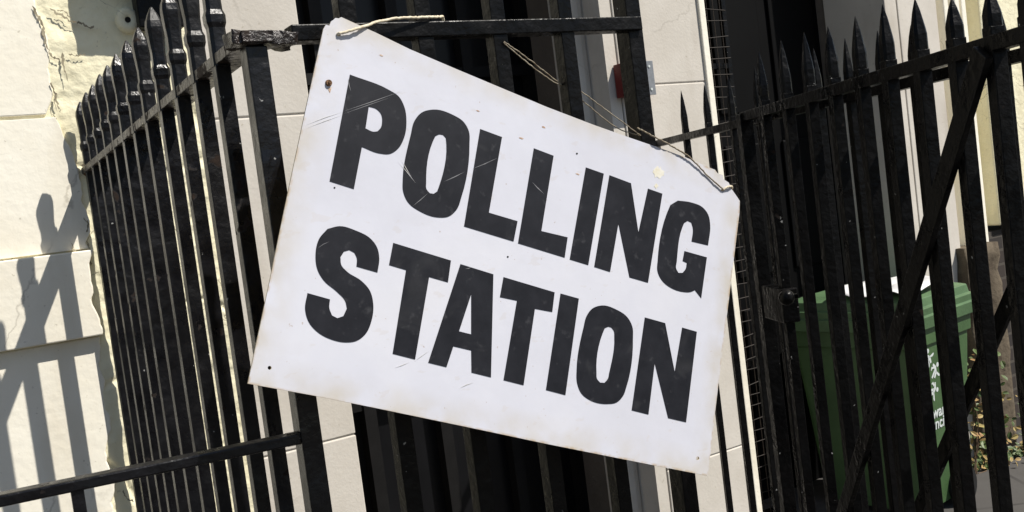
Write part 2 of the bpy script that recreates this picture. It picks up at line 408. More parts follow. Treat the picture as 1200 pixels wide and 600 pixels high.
# A: side railing from corner post to the house wall
A_dir = (Vector((WALLP.x, WALLP.y, 0)) - Vector((CORNER.x, CORNER.y, 0))); A_len = A_dir.length; A_dir.normalize(); A_side = Vector((A_dir.y, -A_dir.x, 0))
zc, zw = CORNER.z, WALLP.z
railA = thing('iron_railing', 'glossy black spearhead railing running back to the cream wall', 'railing', Vector((CORNER.x, CORNER.y, 0)), 'black iron railings')
aW = .025
px280 = [118, 126.5, 135.5, 145.5, 156, 168, 182, 198, 217, 238, 262, 288]      # bars crossing one level of the photograph
meas = [(hit(x, 280, CORNER, U) - Vector((CORNER.x, CORNER.y, CORNER.z))).dot(A_dir) for x in px280]
print('bar s', [round(m, 3) for m in meas], A_len)
bar_s = meas
for s in bar_s:
    z = zc + (zw - zc) * s / A_len
    b0 = Vector((CORNER.x, CORNER.y, 0)) + A_dir * s
    bm = bmesh.new(); box(bm, b0, A_dir, A_side, UP, -aW / 2, aW / 2, -aW / 2, aW / 2, .1, z - .01)
    lean = random.uniform(-.004, .004)
    for v in bm.verts:
        v.co += A_dir * lean * (v.co.z - z)
    bo = link('baluster', bm, M['black_paint'], railA, bevel=.0015)
    bm = bmesh.new(); spear(bm, b0 + UP * (z - .012), A_dir, A_side, aW * 1.12, .205 + random.uniform(-.004, .004)); link('finial', bm, M['black_paint'], bo, bevel=.001)
C0 = Vector((CORNER.x, CORNER.y, 0))
bm = bmesh.new(); beam(bm, CORNER + UP * .0 - A_dir * .03 + U * .014, WALLP + A_dir * .03 + U * .010, .050, .018)
link('top_rail', bm, M['rusty_paint'], railA, bevel=.0015)
bm = bmesh.new(); beam(bm, C0 + UP * .16, C0 + A_dir * A_len + UP * .16, .036, .014); link('bottom_rail', bm, M['black_paint'], railA)
bm = bmesh.new(); PW = .034
PC = hit(317, 200, CORNER, OUT); PC = Vector((PC.x, PC.y, 0))
box(bm, PC, U, INW, UP, -PW / 2, PW / 2, -PW / 2, PW / 2, 0, RAIL_Z - .012)
link('corner_post', bm, M['black_paint'], railA, bevel=.002)
bm = bmesh.new(); tube(bm, [WALLP + OUT * .035, WALLP + INW * .02], [.013, .02], 8); link('wall_fixing', bm, M['rust'], railA)

# C: front railing the sign is tied to
def cpt(px, py, off=0.0): return hit(px, py, CORNER + OUT * off, OUT)
railC = thing('iron_railing', 'black front railing the sign is tied to with a flat top bar', 'railing', PC + U * .6, 'black iron railings')
eC = cpt(746, 29); sC = cpt(338, 41)
print('C heights', sC.z, eC.z, RAIL_Z, 'len', (eC - sC).length)
bm = bmesh.new(); a = cpt(266, 47); b = cpt(342, 48); beam(bm, a, b, .05, .02)
bmesh.ops.subdivide_edges(bm, edges=bm.edges[:], cuts=10, use_grid_fill=True)
for v in bm.verts: v.co += Vector((noise.noise(v.co * 60), noise.noise(v.co * 60 + Vector((3, 3, 3))), noise.noise(v.co * 55 + Vector((9, 3, 3))))) * .0045
link('rusty_rail_end', bm, M['rusty_paint'], railC, smooth=True)
bm = bmesh.new(); box(bm, Vector((0, 0, 0)), (eC - sC).normalized(), OUT, UP, 0, 0, 0, 0, 0, 0) if False else None
beam(bm, sC, eC, .035, .026); link('top_rail', bm, M['shade_paint'], railC, bevel=.002)
cw = .03
for px in (410, 497, 584, 663):
    p = cpt(px, 60); p = Vector((p.x, p.y, 0))
    bm = bmesh.new(); box(bm, p, U, INW, UP, -cw / 2, cw / 2, -.014, .014, .1, RAIL_Z + .1)
    bo = link('baluster', bm, M['shade_paint'], railC, bevel=.0015)
    bm = bmesh.new(); spear(bm, p + UP * (RAIL_Z + .098), U, INW, cw, .2); link('finial', bm, M['shade_paint'], bo)
p = cpt(741, 60, -.01); p = Vector((p.x, p.y, 0))
bm = bmesh.new(); box(bm, p, U, INW, UP, -.018, .018, -.018, .022, 0, RAIL_Z + .5); link('end_post', bm, M['shade_paint'], railC, bevel=.002)
bm = bmesh.new(); beam(bm, Vector((sC.x, sC.y, .16)), Vector((eC.x, eC.y, .16)), .035, .014); link('bottom_rail', bm, M['shade_paint'], railC)

# B: low handrail leaving the corner post to the left
rb = at_y(349, 513, PC.y - .012); rb2 = at_y(-60, 598, (at_y(0, 586, 1.30)).y - .03)
hr = thing('handrail', 'low black handrail crossing in front of the spearhead railing', 'handrail', Vector((rb2.x, rb2.y, 0)), 'black iron railings')
bm = bmesh.new(); d = (rb2 - rb); far = rb + d * 1.6
beam(bm, rb, far, .026, .017); link('rail', bm, M['black_paint'], hr, bevel=.003)
t_ = .0
best = min((abs((lambda q: 0)(0)), 0) for _ in (0,))
def on_rail(px):
    lo, hi = 0.0, 1.6
    for _ in range(40):
        mid = (lo + hi) / 2; q = rb + d * mid; c = cam_rot.transposed() @ (q - CAM); x = 600 + F * c.x / -c.z
        if x > px: lo = mid
        else: hi = mid
    return rb + d * lo
for px in (89, -150):
    q = on_rail(px); bm = bmesh.new(); h_ = Vector((d.x, d.y, 0)).normalized(); box(bm, Vector((q.x, q.y, 0)), h_, h_.cross(UP), UP, -.0085, .0085, -.0085, .0085, 0, q.z - .006); link('post', bm, M['black_paint'], hr, bevel=.001)
bm = bmesh.new(); tube(bm, [rb - d.normalized() * .002, rb + d.normalized() * .018], .011, 10); link('collar', bm, M['rusty_paint'], hr)

# D: fixed railing meeting the middle pier, and the open gate folded in front of it
def line_at(z, pxy):      # points of height z seen at those pixels
    out = []
    for x, y in pxy:
        r = ray(x, y); out.append(CAM + r * ((z - CAM.z) / r.z))
    return out
pP = fac(772, 168, -.06); ZD = pP.z
print('D rail z', ZD)
D2a = pP; D2b = line_at(ZD, [(1200, 64)])[0]
D1a, D1b = line_at(ZD + .01, [(872, 137), (1200, 41)])
print('D2', D2a, D2b, 'D1', D1a, D1b)
def d_frame(name, label, cat, a, b, tips, tiph, aw, m, ext, rails, first):
    dr = (b - a); dr.z = 0; dr.normalize(); sd = Vector((dr.y, -dr.x, 0)); nrm = sd
    a0 = Vector((a.x, a.y, 0)); root = thing(name, label, cat, a0, 'black iron railings' if cat == 'railing' else None)
    z = (a.z + b.z) / 2
    bm = bmesh.new(); beam(bm, a, b + dr * ext + UP * ((b.z - a.z) / (b - a).length * ext), .03, rails); link('top_rail', bm, m, root, bevel=.002)
    bm = bmesh.new(); beam(bm, a0 + UP * .14, a0 + dr * ((b - a).length + ext) + UP * .14, .03, .03); link('bottom_rail', bm, m, root)
    for i, (tx, ty) in enumerate(tips):
        q = hit(tx, ty, a, nrm); s = (q - a).dot(dr); b0 = a0 + dr * s
        bm = bmesh.new(); box(bm, b0, dr, sd, UP, -aw / 2, aw / 2, -aw / 2, aw / 2, .06, a.z + .03)
        bo = link('baluster', bm, m, root, bevel=.002)
        bm = bmesh.new(); blade(bm, b0 + UP * (a.z + .029), dr, sd, aw, min(.2, max(.1, q.z - a.z)) - .029); link('finial', bm, m, bo)
    return root, dr, sd, nrm
tips2 = [(1168, 0), (1116, 18), (1067, 30), (1028, 36), (990, 45), (953, 56), (917, 67), (884, 78), (853, 89), (825, 99), (798, 106)]
qa = hit(825, 99, D2a, Vector(((D2b - D2a).y, -(D2b - D2a).x, 0)).normalized())
print('tip h D2', qa.z - ZD, hit(1067, 30, D2a, Vector(((D2b - D2a).y, -(D2b - D2a).x, 0)).normalized()).z - ZD)
D2r, dr2, sd2, n2 = d_frame('iron_railing', 'black railing with blade tips fixed to the pale middle pier', 'railing', D2a, D2b, tips2, .17, .022, M['shade_paint'], 1.0, .026, None)
tips1 = [(1206, 18), (1161, 4), (1115, -3), (1072, -2), (1034, 5), (1002, 19), (970, 31), (942, 38), (915, 47), (889, 60)]
D1r, dr1, sd1, n1 = d_frame('iron_gate', 'open black iron gate with diagonal brace and lock box in front of the green bin', 'gate', D1a, D1b, tips1, .175, .027, M['shade_paint'], .12, .028, None)
print('tip h D1', hit(1034, 5, D1a, n1).z - ZD, hit(942, 38, D1a, n1).z - ZD)
bm = bmesh.new(); a = hit(1158, 92, D1a, n1); b = hit(1004, 584, D1a, n1); ex = (b - a) * .25
beam(bm, a - (b - a) * .045 + sd1 * .026, b + ex + sd1 * .026, .014, .044, n1); link('brace', bm, M['shade_paint'], D1r, bevel=.002)
bm = bmesh.new(); a = hit(1262, 200, D2a, n2); b = hit(1082, 606, D2a, n2); ex = (b - a) * .2
beam(bm, a + sd2 * .024, b + ex + sd2 * .024, .012, .034, n2); link('brace', bm, M['shade_paint'], D2r, bevel=.002)
# lock box on the gate
lc = hit(914, 355, D1a, n1)
bm = bmesh.new(); box(bm, lc, dr1, sd1, UP, -.075, .085, -.025, .025, -.05, .05); lk = link('lock_box', bm, M['shade_paint'], D1r, bevel=.004)
bm = bmesh.new(); kc = hit(934, 347, D1a + sd1 * .03, n1)
bmesh.ops.create_uvsphere(bm, u_segments=16, v_segments=10, radius=.022, matrix=Matrix.Translation(kc + sd1 * .03)); tube(bm, [kc, kc + sd1 * .03], .008); link('knob', bm, M['shade_paint'], lk, smooth=True)
bm = bmesh.new(); a0_ = hit(866, 260, D1a, n1); a0_ = Vector((a0_.x, a0_.y, 0)); box(bm, Vector((D1a.x, D1a.y, 0)), dr1, sd1, UP, -.02, .02, -.02, .02, .03, D1a.z + .01); link('gate_stile', bm, M['shade_paint'], D1r, bevel=.002)
# ------------------------------------------------------------------ security grille in the doorway
gr = thing('security_grille', 'rusty wire mesh grille closing the dark doorway beside the pier', 'grille', W0 + U * (uP3r + .3) + INW * .2)
bm = bmesh.new(); g0, g1 = uP3r - .005, uP4l
def mesh_panel(bm, u0, u1, z0, z1, du, dz, d, r):
    u = u0
    while u < u1:
        q = W0 + U * u + INW * d; j = random.uniform(-.012, .012)
        tube(bm, [q + UP * z0, q + U * j + UP * (z0 + z1) / 2, q + UP * z1], r, 5); u += du
    z = z0
    while z < z1:
        q = W0 + INW * (d - r) + UP * (z + random.uniform(-.007, .007)); tube(bm, [q + U * u0, q + U * (u0 + u1) / 2 - UP * random.uniform(-.004, .012) + INW * random.uniform(0, .004), q + U * u1 + UP * random.uniform(-.006, .006)], r, 5); z += dz
mesh_panel(bm, g0 + .02, g0 + .3, .05, 3.1, .042, .056, .1, .0022)
link('wire_mesh', bm, M['wire'], gr)
bm = bmesh.new()
for u in (g0 + .012, g0 + .30): fbox(bm, u - .012, u + .012, .02, 3.2, .105, .13)
for z in (.05, .75, 1.45, 2.1, 2.45): fbox(bm, g0, g0 + .3, z - .012, z + .012, .107, .128)
link('grille_frame', bm, M['shade_paint'], gr)

# ------------------------------------------------------------------ the sign
LEAN = R(7)
SN = (OUT * math.cos(LEAN) + UP * math.sin(LEAN)).normalized()
SP0 = cpt(392, 30, .045)
def sg(px, py, off=0.0): return hit(px, py, SP0, SN) + SN * off
SIGN = sg(560, 480)
def board_extra(nt, N, L, b, co, rp):
    def mul(x, k):
        m = N.new('ShaderNodeMath'); m.operation = 'MULTIPLY'; L.new(x, m.inputs[0])
        if hasattr(k, 'links'): L.new(k, m.inputs[1])
        else: m.inputs[1].default_value = k
        return m.outputs[0]
    c = rp.outputs['Color']
    c = mixc(N, L, mul(noise_mask(N, L, co, 22, .60, .85, 10, ((.25, 1, 1), (0, R(25), 0))), .16), c, (.42, .38, .33))
    c = mixc(N, L, mul(noise_mask(N, L, co, 5, .50, .8, 10), .3), c, (.60, .585, .57))
    c = mixc(N, L, mul(noise_mask(N, L, co, 130, .745, .765, 2), .5), c, (.30, .20, .12))
    ds = None
    for (a_, b_) in (((383, 12), (290.5, 449.5)), ((290.5, 449.5), (829.5, 557.5)), ((829.5, 557.5), (870, 213)), ((870, 213), (383, 12))):
        A_, B_ = sg(*a_), sg(*b_); nn = SN.cross(B_ - A_).normalized()
        if nn.dot(sg(600, 300) - A_) < 0: nn = -nn
        vm = N.new('ShaderNodeVectorMath'); vm.operation = 'DOT_PRODUCT'; L.new(co, vm.inputs[0]); vm.inputs[1].default_value = nn
        sb = N.new('ShaderNodeMath'); sb.operation = 'SUBTRACT'; L.new(vm.outputs['Value'], sb.inputs[0]); sb.inputs[1].default_value = A_.dot(nn)
        if ds is None: ds = sb.outputs[0]
        else:
            mn = N.new('ShaderNodeMath'); mn.operation = 'MINIMUM'; L.new(ds, mn.inputs[0]); L.new(sb.outputs[0], mn.inputs[1]); ds = mn.outputs[0]
    me_ = N.new('ShaderNodeMapRange'); me_.inputs['From Min'].default_value = .05; me_.inputs['From Max'].default_value = 0; L.new(ds, me_.inputs['Value'])
    c = mixc(N, L, mul(mul(me_.outputs['Result'], noise_mask(N, L, co, 18, .35, .7, 10)), .75), c, (.46, .41, .32))
    me2 = N.new('ShaderNodeMapRange'); me2.inputs['From Min'].default_value = .004; me2.inputs['From Max'].default_value = 0; L.new(ds, me2.inputs['Value'])
    c = mixc(N, L, mul(mul(me2.outputs['Result'], noise_mask(N, L, co, 70, .4, .6, 5)), .8), c, (.40, .30, .19))
    c = mixc(N, L, mul(noise_mask(N, L, co, 60, .66, .69, 2, ((.12, 1, 1.2), (0, R(33), 0))), .15), c, (.45, .38, .30))
    L.new(c, b.inputs['Base Color'])
M['board'] = mat('board_white', (.575, .58, .64), .40, .45, var2=(.535, .537, .59), vscale=5, bump=.35, bscale=3.2, build=board_extra)

sign = thing('notice_board', 'tilted white board reading POLLING STATION in bold black capitals', 'sign', SIGN)
def solid(bm, loops, z0, z1, edge_mi=0, face_mi=0):
    # loops of pixel points (outer, holes...) -> extruded slab on the sign plane
    P = [[sg(x, y) for x, y in lp] for lp in loops]
    flat = [[Vector(((q - SIGN).dot(U), (q - SIGN).dot(SN.cross(U)), 0)) for q in lp] for lp in P]
    tris = tessellate_polygon(flat)
    pts = [q for lp in P for q in lp]
    f = [bm.verts.new(q + SN * z1) for q in pts]; k = [bm.verts.new(q + SN * z0) for q in pts]
    for t in tris:
        bm.faces.new([f[i] for i in t]).material_index = face_mi
        bm.faces.new([k[i] for i in reversed(t)]).material_index = edge_mi
    o = 0
    for lp in P:
        n = len(lp)
        for i in range(n):
            j = (i + 1) % n; bm.faces.new((f[o + i], f[o + j], k[o + j], k[o + i])).material_index = edge_mi
        o += n
def circ(cx, cy, r, n=14): return [(cx + r * math.cos(2 * math.pi * k / n), cy + r * math.sin(2 * math.pi * k / n)) for k in range(n)]
edge = [(400, 20), (440, 38), (480, 57.5), (535, 81), (590, 104), (640, 125), (695, 146), (740, 162), (775, 174), (805, 185), (826, 194), (838, 199), (841, 203), (847, 205), (848, 210), (854, 214), (857, 221), (862, 228), (867, 235.5),
        (866.5, 250), (858, 320), (850, 385), (842, 450), (836, 500), (829.5, 557.5),
        (770, 546), (700, 532), (640, 520), (560, 503), (500, 490.5), (440, 478), (365, 463), (290.5, 449.5),
        (300, 405), (315, 335), (330, 262), (343, 200), (358, 130), (371, 70), (379, 34), (382, 29), (386, 30), (388, 25), (391, 23), (393, 21), (397, 21.5)]
bm = bmesh.new(); solid(bm, [edge, circ(397, 40, 2.4), circ(846.5, 222, 2.0), circ(316, 431, 2.3), circ(817.5, 537, 2.0)], -.0035, 0.0, 1, 0)
board = link('board', bm, [M['board'], M['board_edge']], sign)

def T(pts, ox, oy, k=2.857): return [(ox + x / k, oy + y / k) for x, y in pts]
def smooth_loop(pts, thr=36, n=6):
    m = len(pts); out = []; P = [Vector((x, y)) for x, y in pts]; corner = []
    for i in range(m):
        a = (P[i] - P[i - 1]).normalized(); b = (P[(i + 1) % m] - P[i]).normalized()
        corner.append(math.degrees(math.acos(max(-1, min(1, a.dot(b))))) > thr)
    def tan(i):
        a = P[i] - P[i - 1]; b = P[(i + 1) % m] - P[i]; la, lb = a.length, b.length
        return (a / la * lb + b / lb * la) / (la + lb)      # shorter neighbour dominates
    for i in range(m):
        j = (i + 1) % m; p, q = P[i], P[j]; L = (q - p).length
        if corner[i] and corner[j]: out.append(p); continue
        t0 = (q - p) / L if corner[i] else tan(i); t1 = (q - p) / L if corner[j] else tan(j)
        if t0.length: t0 = t0.normalized()
        if t1.length: t1 = t1.normalized()
        for k in range(n):
            t = k / n
            out.append((2 * t ** 3 - 3 * t * t + 1) * p + (t ** 3 - 2 * t * t + t) * L * t0 + (-2 * t ** 3 + 3 * t * t) * q + (t ** 3 - t * t) * L * t1)
    return [(v.x, v.y) for v in out]
A3 = (340, 70); A4 = (580, 150); A5 = (340, 250); A6 = (570, 310)
letters = [
 ([[(200,50),(330,101),(362,122),(382,158),(389,205),(381,262),(362,297),(335,315),(300,314),(240,292),(213,433),(132,407)], [(263,157),(288,165),(304,182),(308,205),(303,228),(292,240),(278,241),(252,230)]], A3, True),
 ([[(478,167),(440,177),(416,205),(404,250),(377,400),(378,440),(395,478),(435,508),(495,528),(530,525),(557,502),(573,460),(600,285),(598,240),(580,208),(545,185)], [(500,250),(486,256),(477,275),(455,410),(456,433),(467,447),(480,449),(492,441),(499,422),(523,283),(521,262),(512,252)]], A3, True),
 ([[(636,232),(709,259),(665,512),(761,540.5),(747.7,608.5),(582,558)]], A3, False),
 ([[(130,68),(196,93),(155,345),(243,366),(233,434),(77,386)]], A4, False),
 ([[(304,132),(364,153),(312,459),(250,440)]], A4, False),
 ([[(383,158),(455,185),(480,350),(512,203),(560,220),(512,518),(450,500),(413,320),(385,482),(332,465)]], A4, False),
 ([[(612,243),(587,258),(573,292),(545,440),(544,480),(560,512),(590,536),(630,549),(655,549),(669,543),(690,570),(709,433),(634,412),(628,445),(642,452),(638,472),(628,485),(614,485),(606,470),(608,448),(626,335),(633,318),(645,311),(657,317),(662,335),(658,380),(713,393),(720,325),(714,292),(695,266),(655,249)]], A4, True),
 ([[(292,198),(222,178),(223,150),(215,132),(198,123),(180,128),(168,147),(171,173),(190,195),(238,226),(266,258),(278,305),(272,360),(253,403),(222,427),(185,432),(140,423),(95,400),(63,365),(50,320),(58,267),(133,288),(131,318),(140,342),(158,351),(178,344),(190,318),(184,293),(158,264),(112,224),(92,190),(85,140),(97,85),(125,52),(165,43),(220,58),(268,84),(291,115),(298,150)]], A5, True),
 ([[(345,99),(538,158),(528,231),(465,213),(418,489),(343,470),(388,190),(331,173)]], A5, False),
 ([[(570,170),(680,204),(672,549),(607,533),(606,459),(546,445),(523,515),(462,500)], [(606,270),(606,405),(565,395)]], A5, False),
 ([[(57,42),(228,93),(220,159),(162,148),(124,404),(57,387),(102,121),(45,109)]], A6, False),
 ([[(248,97),(309,114),(264,437),(199,420)]], A6, False),
 ([[(385,137),(355,147),(335,173),(325,210),(302,350),(303,395),(318,432),(350,456),(405,467),(435,462),(457,440),(468,410),(490,250),(488,208),(470,175),(435,151)], [(408,208),(396,213),(388,232),(368,362),(370,383),(380,395),(395,396),(406,383),(411,362),(428,243),(426,222),(418,211)]], A6, True),
 ([[(530,177),(598,196),(630,360),(655,211),(704,225),(668,528),(608,514),(563,330),(542,502),(486,488)]], A6, False)]
for loops, (ox, oy), sm in letters:
    LP = [T(l, ox, oy) for l in loops]
    if sm: LP = [smooth_loop(l) for l in LP]
    bm = bmesh.new(); solid(bm, LP, .0001, .0007); link('letter', bm, M['letter'], sign)
# scratches scored across the face, as thin raised hairs of plastic
M['scratch'] = mat('scratch_grey', (.24, .24, .245), .6, .3, var2=(.14, .14, .145), vscale=90)
M['scratch_dark'] = mat('scratch_brown', (.52, .50, .46), .6, .3, var2=(.62, .62, .64), vscale=90)
def scratch(p, q, w, m, nm='scratch'):
    bm = bmesh.new(); p = Vector(p); q = Vector(q); t = (q - p).normalized(); n_ = Vector((-t.y, t.x)); m_ = p.lerp(q, .5) + n_ * random.uniform(-1, 1)
    w *= .36
    pts = [p, m_ + n_ * w, q, m_ - n_ * w]
    solid(bm, [[(v.x, v.y) for v in pts]], .0007, .00078); link(nm, bm, m, sign)
scratch((401, 131), (470, 107), 1.0, M['scratch']); scratch((401, 134), (458, 114), .8, M['scratch'])
scratch((359, 146), (401, 131), 1.0, M['scratch_dark']); scratch((359, 150), (401, 134.5), .9, M['scratch_dark'])
scratch((483, 242), (502, 226), 1.0, M['scratch']); scratch((520, 213), (545, 201), 1.2, M['scratch']); scratch((553, 198), (583, 185), 1.2, M['scratch'])
scratch((408, 92), (411, 107), 1.2, M['scratch']); scratch((623, 213), (638, 228), 1.2, M['scratch'])
scratch((372, 291), (386, 283), .9, M['scratch']); scratch((545, 315), (552, 313), 1.0, M['scratch'])
scratch((466, 189), (487, 215), .8, M['scratch_dark']); scratch((470, 187), (482, 208), .8, M['scratch_dark']); scratch((486, 423), (503, 411), 1, M['scratch_dark']); scratch((462, 431), (480, 424), 1, M['scratch_dark'])
scratch((538, 455), (555, 448), 1, M['scratch_dark']); 
# rust marks and bolt
M['rustmark'] = mat('rust_mark', (.36, .21, .12), .8, .1, var2=(.6, .52, .45), vscale=200)
M['yellowmark'] = mat('yellow_mark', (.60, .55, .40), .8, .1, var2=(.70, .69, .66), vscale=60)
for x, y, r1, r2 in ((611, 162, 2.6, 1.0), (637, 149, 2.2, 1.2), (677, 204, 2.6, .9), (447, 65, 2.5, 1.0), (560, 130, 2.0, .8)):
    bm = bmesh.new(); pts = [(x + r1 * math.cos(t) * random.uniform(.6, 1.2), y + .3 * r1 * math.cos(t) + r2 * math.sin(t) * random.uniform(.6, 1.2)) for t in [k * .45 for k in range(14)]]
    solid(bm, [pts], .00015, .0004); link('rust_mark', bm, M['rustmark'], sign)
for x, y, r1, r2 in ((772, 203, 6.5, 8.0), (769, 218, 2.5, 3.0)):
    bm = bmesh.new(); pts = [(x + r1 * math.cos(t) * random.uniform(.55, 1.15), y + r2 * math.sin(t) * random.uniform(.55, 1.15)) for t in [k * .3 for k in range(21)]]
    solid(bm, [pts], .00015, .0004); link('stain', bm, M['yellowmark'], sign)
bc = sg(385, 97.5); bm = bmesh.new(); tube(bm, [bc - SN * .001, bc + SN * .004], [.0058, .0046], 12); tube(bm, [bc + SN * .003, bc + SN * .006], [.0026, .002], 8); link('bolt', bm, M['rust'], sign)
bm = bmesh.new(); solid(bm, [[(383.5, 103), (389, 102), (386.5, 109)]], .0001, .0004); link('rust_mark', bm, M['rustmark'], sign)
for x, y in ((392, 220), (595, 301), (676, 180)):
    bm = bmesh.new(); solid(bm, [circ(x, y, 1.1, 8)], .0001, .0005); link('speck', bm, M['hole'], sign)

# ------------------------------------------------------------------ strings
def string(name, label, pts, r, m, wob=.0006):
    c = catmull(pts, 12); c = [p + Vector((random.uniform(-wob, wob), random.uniform(-wob, wob), random.uniform(-wob, wob))) for p in c]
    bm = bmesh.new(); tube(bm, c, r, 7); return tag(link(name, bm, m, smooth=True), label, 'string')
string('string', 'white cord from the board\'s top left hole onto the top bar',
       [sg(397, 40, -.008), sg(397.5, 40, .004), sg(420, 34, .006), cpt(447, 24.5, .036), cpt(470, 21, .030), cpt(490, 20.5, .024), cpt(504, 20, .020), cpt(514, 20, .010), cpt(519, 20.5, -.012), cpt(520, 34, -.022)], .0024, M['string'])
postf = -.0
string('string', 'thin double cord strung slack between the balusters above the board',
       [cpt(590, 50, .017), cpt(620, 75, .01), cpt(651, 97, .0), cpt(678, 106, -.02), cpt(705, 125, .0), cpt(744, 154, .028), cpt(748, 158, .0), cpt(720, 148, -.03), cpt(680, 116, -.02), cpt(650, 93, -.0), cpt(618, 68, .012), cpt(591, 49, .018)][:12], .0011, M['old_string'])
string('string', 'frayed cord across the board\'s cut top right corner down to its hole',
       [cpt(747, 150, .026), sg(762, 160, .006), sg(785, 172, .006), sg(806, 185, .005), sg(826, 204, .003), sg(845.5, 222, .003), sg(847, 222, -.006)], .0016, M['old_string'])
string('string', 'short knotted cord end at the board\'s right corner hole',
       [sg(846.5, 222.5, .002), sg(851, 219.5, .005), sg(856, 219, .003), sg(859, 221, -.004), sg(856, 222, -.01)], .002, M['string'])

# ------------------------------------------------------------------ box on the middle pier
ab = thing('wall_box', 'small grey and red metal box screwed to the pale pier', 'wall box', fac(745, 110, -.06))
ba0, ba1 = fu(733, 100, -.12), fu(766, 92, -.12); bz0, bz1 = fz(758, 111, -.12), fz(758, 72, -.12)
bm = bmesh.new(); fbox(bm, ba0, ba1, bz0, bz1, -.118, -.058); link('case', bm, M['red'], ab, bevel=.003)
bm = bmesh.new(); fbox(bm, ba0 + .006, ba1 + .002, bz0 - .002, bz1 + .002, -.123, -.1185); link('plate', bm, M['galv'], ab, bevel=.001)
for du, dz in ((-.02, -.02), (-.02, .02 - (bz1 - bz0))):
    q = W0 + U * (ba1 + du) + UP * (bz1 + dz) + OUT * .122; bm = bmesh.new(); tube(bm, [q, q + OUT * .004], .005, 10); link('screw', bm, M['decal'], ab)
# iron ring plate on the cream wall
q = fac(149, 24, -.02); rp_ = thing('wall_ring', 'round stucco covered fixing plate with a dark hole', 'wall fixing', q)
bm = bmesh.new()
N_ = 24; ring = []
for r_, h in ((.0, .008), (.008, .009), (.010, .014), (.022, .0145), (.032, .012), (.037, -.03)):
    ring.append([bm.verts.new(q + U * (r_ * math.cos(t)) + UP * (r_ * math.sin(t)) * 1.15 + OUT * h) for t in [2 * math.pi * k / N_ for k in range(N_)]])
for a, b in zip(ring, ring[1:]):
    for k in range(N_): bm.faces.new((a[k], a[(k + 1) % N_], b[(k + 1) % N_], b[k]))
link('plate', bm, M['cream_stucco'], rp_, smooth=True)
bm = bmesh.new(); tube(bm, [q + OUT * .009, q + OUT * .011], .0085, 12); link('hole', bm, M['hole'], rp_)

# ------------------------------------------------------------------ wheelie bin
c0 = Vector((0, 0, 0))
ZL = .865                                                     # lid underside height
ck = line_at(ZL, [(1070, 388)])[0]; print('bin corner', ck)
bl = Vector((-.37, .45, 0)).normalized(); br_ = Vector((.45, .37, 0)).normalized()
BC = Vector((ck.x, ck.y, 0)); BW, BD = .655, .60
bin_ = thing('wheelie_bin', 'green council wheelie bin standing behind the iron gate', 'wheelie bin', BC + bl * BW / 2 + br_ * BD / 2)
def bp(x, y, z): return BC + bl * x + br_ * y + UP * z
def ring_box(bm, levels, mi=0):
    rings = []
    for z, i in levels:
        r = .03; xs = [i, BW - i]; ys = [i, BD - i]; pts = []
        for (cx, cy, a0) in ((xs[1] - r, ys[1] - r, 0), (xs[0] + r, ys[1] - r, 90), (xs[0] + r, ys[0] + r, 180), (xs[1] - r, ys[0] + r, 270)):
            for k in range(5): a = R(a0 + k * 22.5); pts.append((cx + r * math.cos(a), cy + r * math.sin(a)))
        rings.append([bm.verts.new(bp(x, y, z)) for x, y in pts])
    n = len(rings[0])
    for a, b in zip(rings, rings[1:]):
        for k in range(n): bm.faces.new((a[k], a[(k + 1) % n], b[(k + 1) % n], b[k]))
    bm.faces.new(rings[0]); bm.faces.new(rings[-1])
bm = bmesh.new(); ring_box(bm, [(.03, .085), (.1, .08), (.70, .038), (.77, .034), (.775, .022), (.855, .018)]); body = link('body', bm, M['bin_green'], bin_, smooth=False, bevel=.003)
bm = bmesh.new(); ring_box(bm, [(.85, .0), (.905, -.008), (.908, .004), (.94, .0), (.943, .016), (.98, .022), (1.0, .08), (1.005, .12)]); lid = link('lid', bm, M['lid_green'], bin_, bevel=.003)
bm = bmesh.new()
for x in (.12, BW - .12):
    q = bp(x, BD - .02, .9); tube(bm, [q, q + br_ * .07, q + br_ * .07 + UP * .03], .014, 8)
tube(bm, [bp(.1, BD + .06, .93), bp(BW - .1, BD + .06, .93)], .014, 10); link('handle', bm, M['lid_green'], lid)
for x in (.03, BW - .08):
    bm = bmesh.new(); q = bp(x, BD - .2, .085); tube(bm, [q, q + bl * .05], .085, 24); w1 = link('wheel', bm, M['rubber'], bin_)
# emblem and lettering on the right-hand side of the bin
def sidep(px, py):  # on slanted right side: plane x = inset (varies with height)
    n_ = (-bl * 1.0 + UP * 0.0); ang = math.atan2(.042, .60); n_ = (bl * math.cos(ang) + UP * math.sin(ang))
    return hit(px, py, bp(.038, 0, .70), (bl * math.cos(ang) - UP * -math.sin(ang)))
print('emblem h', sidep(1095, 450), BC)
def side_uv(u, v):   # metres on the side face: along br_ and up, from centre of the emblem
    z = .56 + v; ins = .08 - (.08 - .038) * (z - .1) / .60
    return bp(ins - .0015, .0 + u, z)
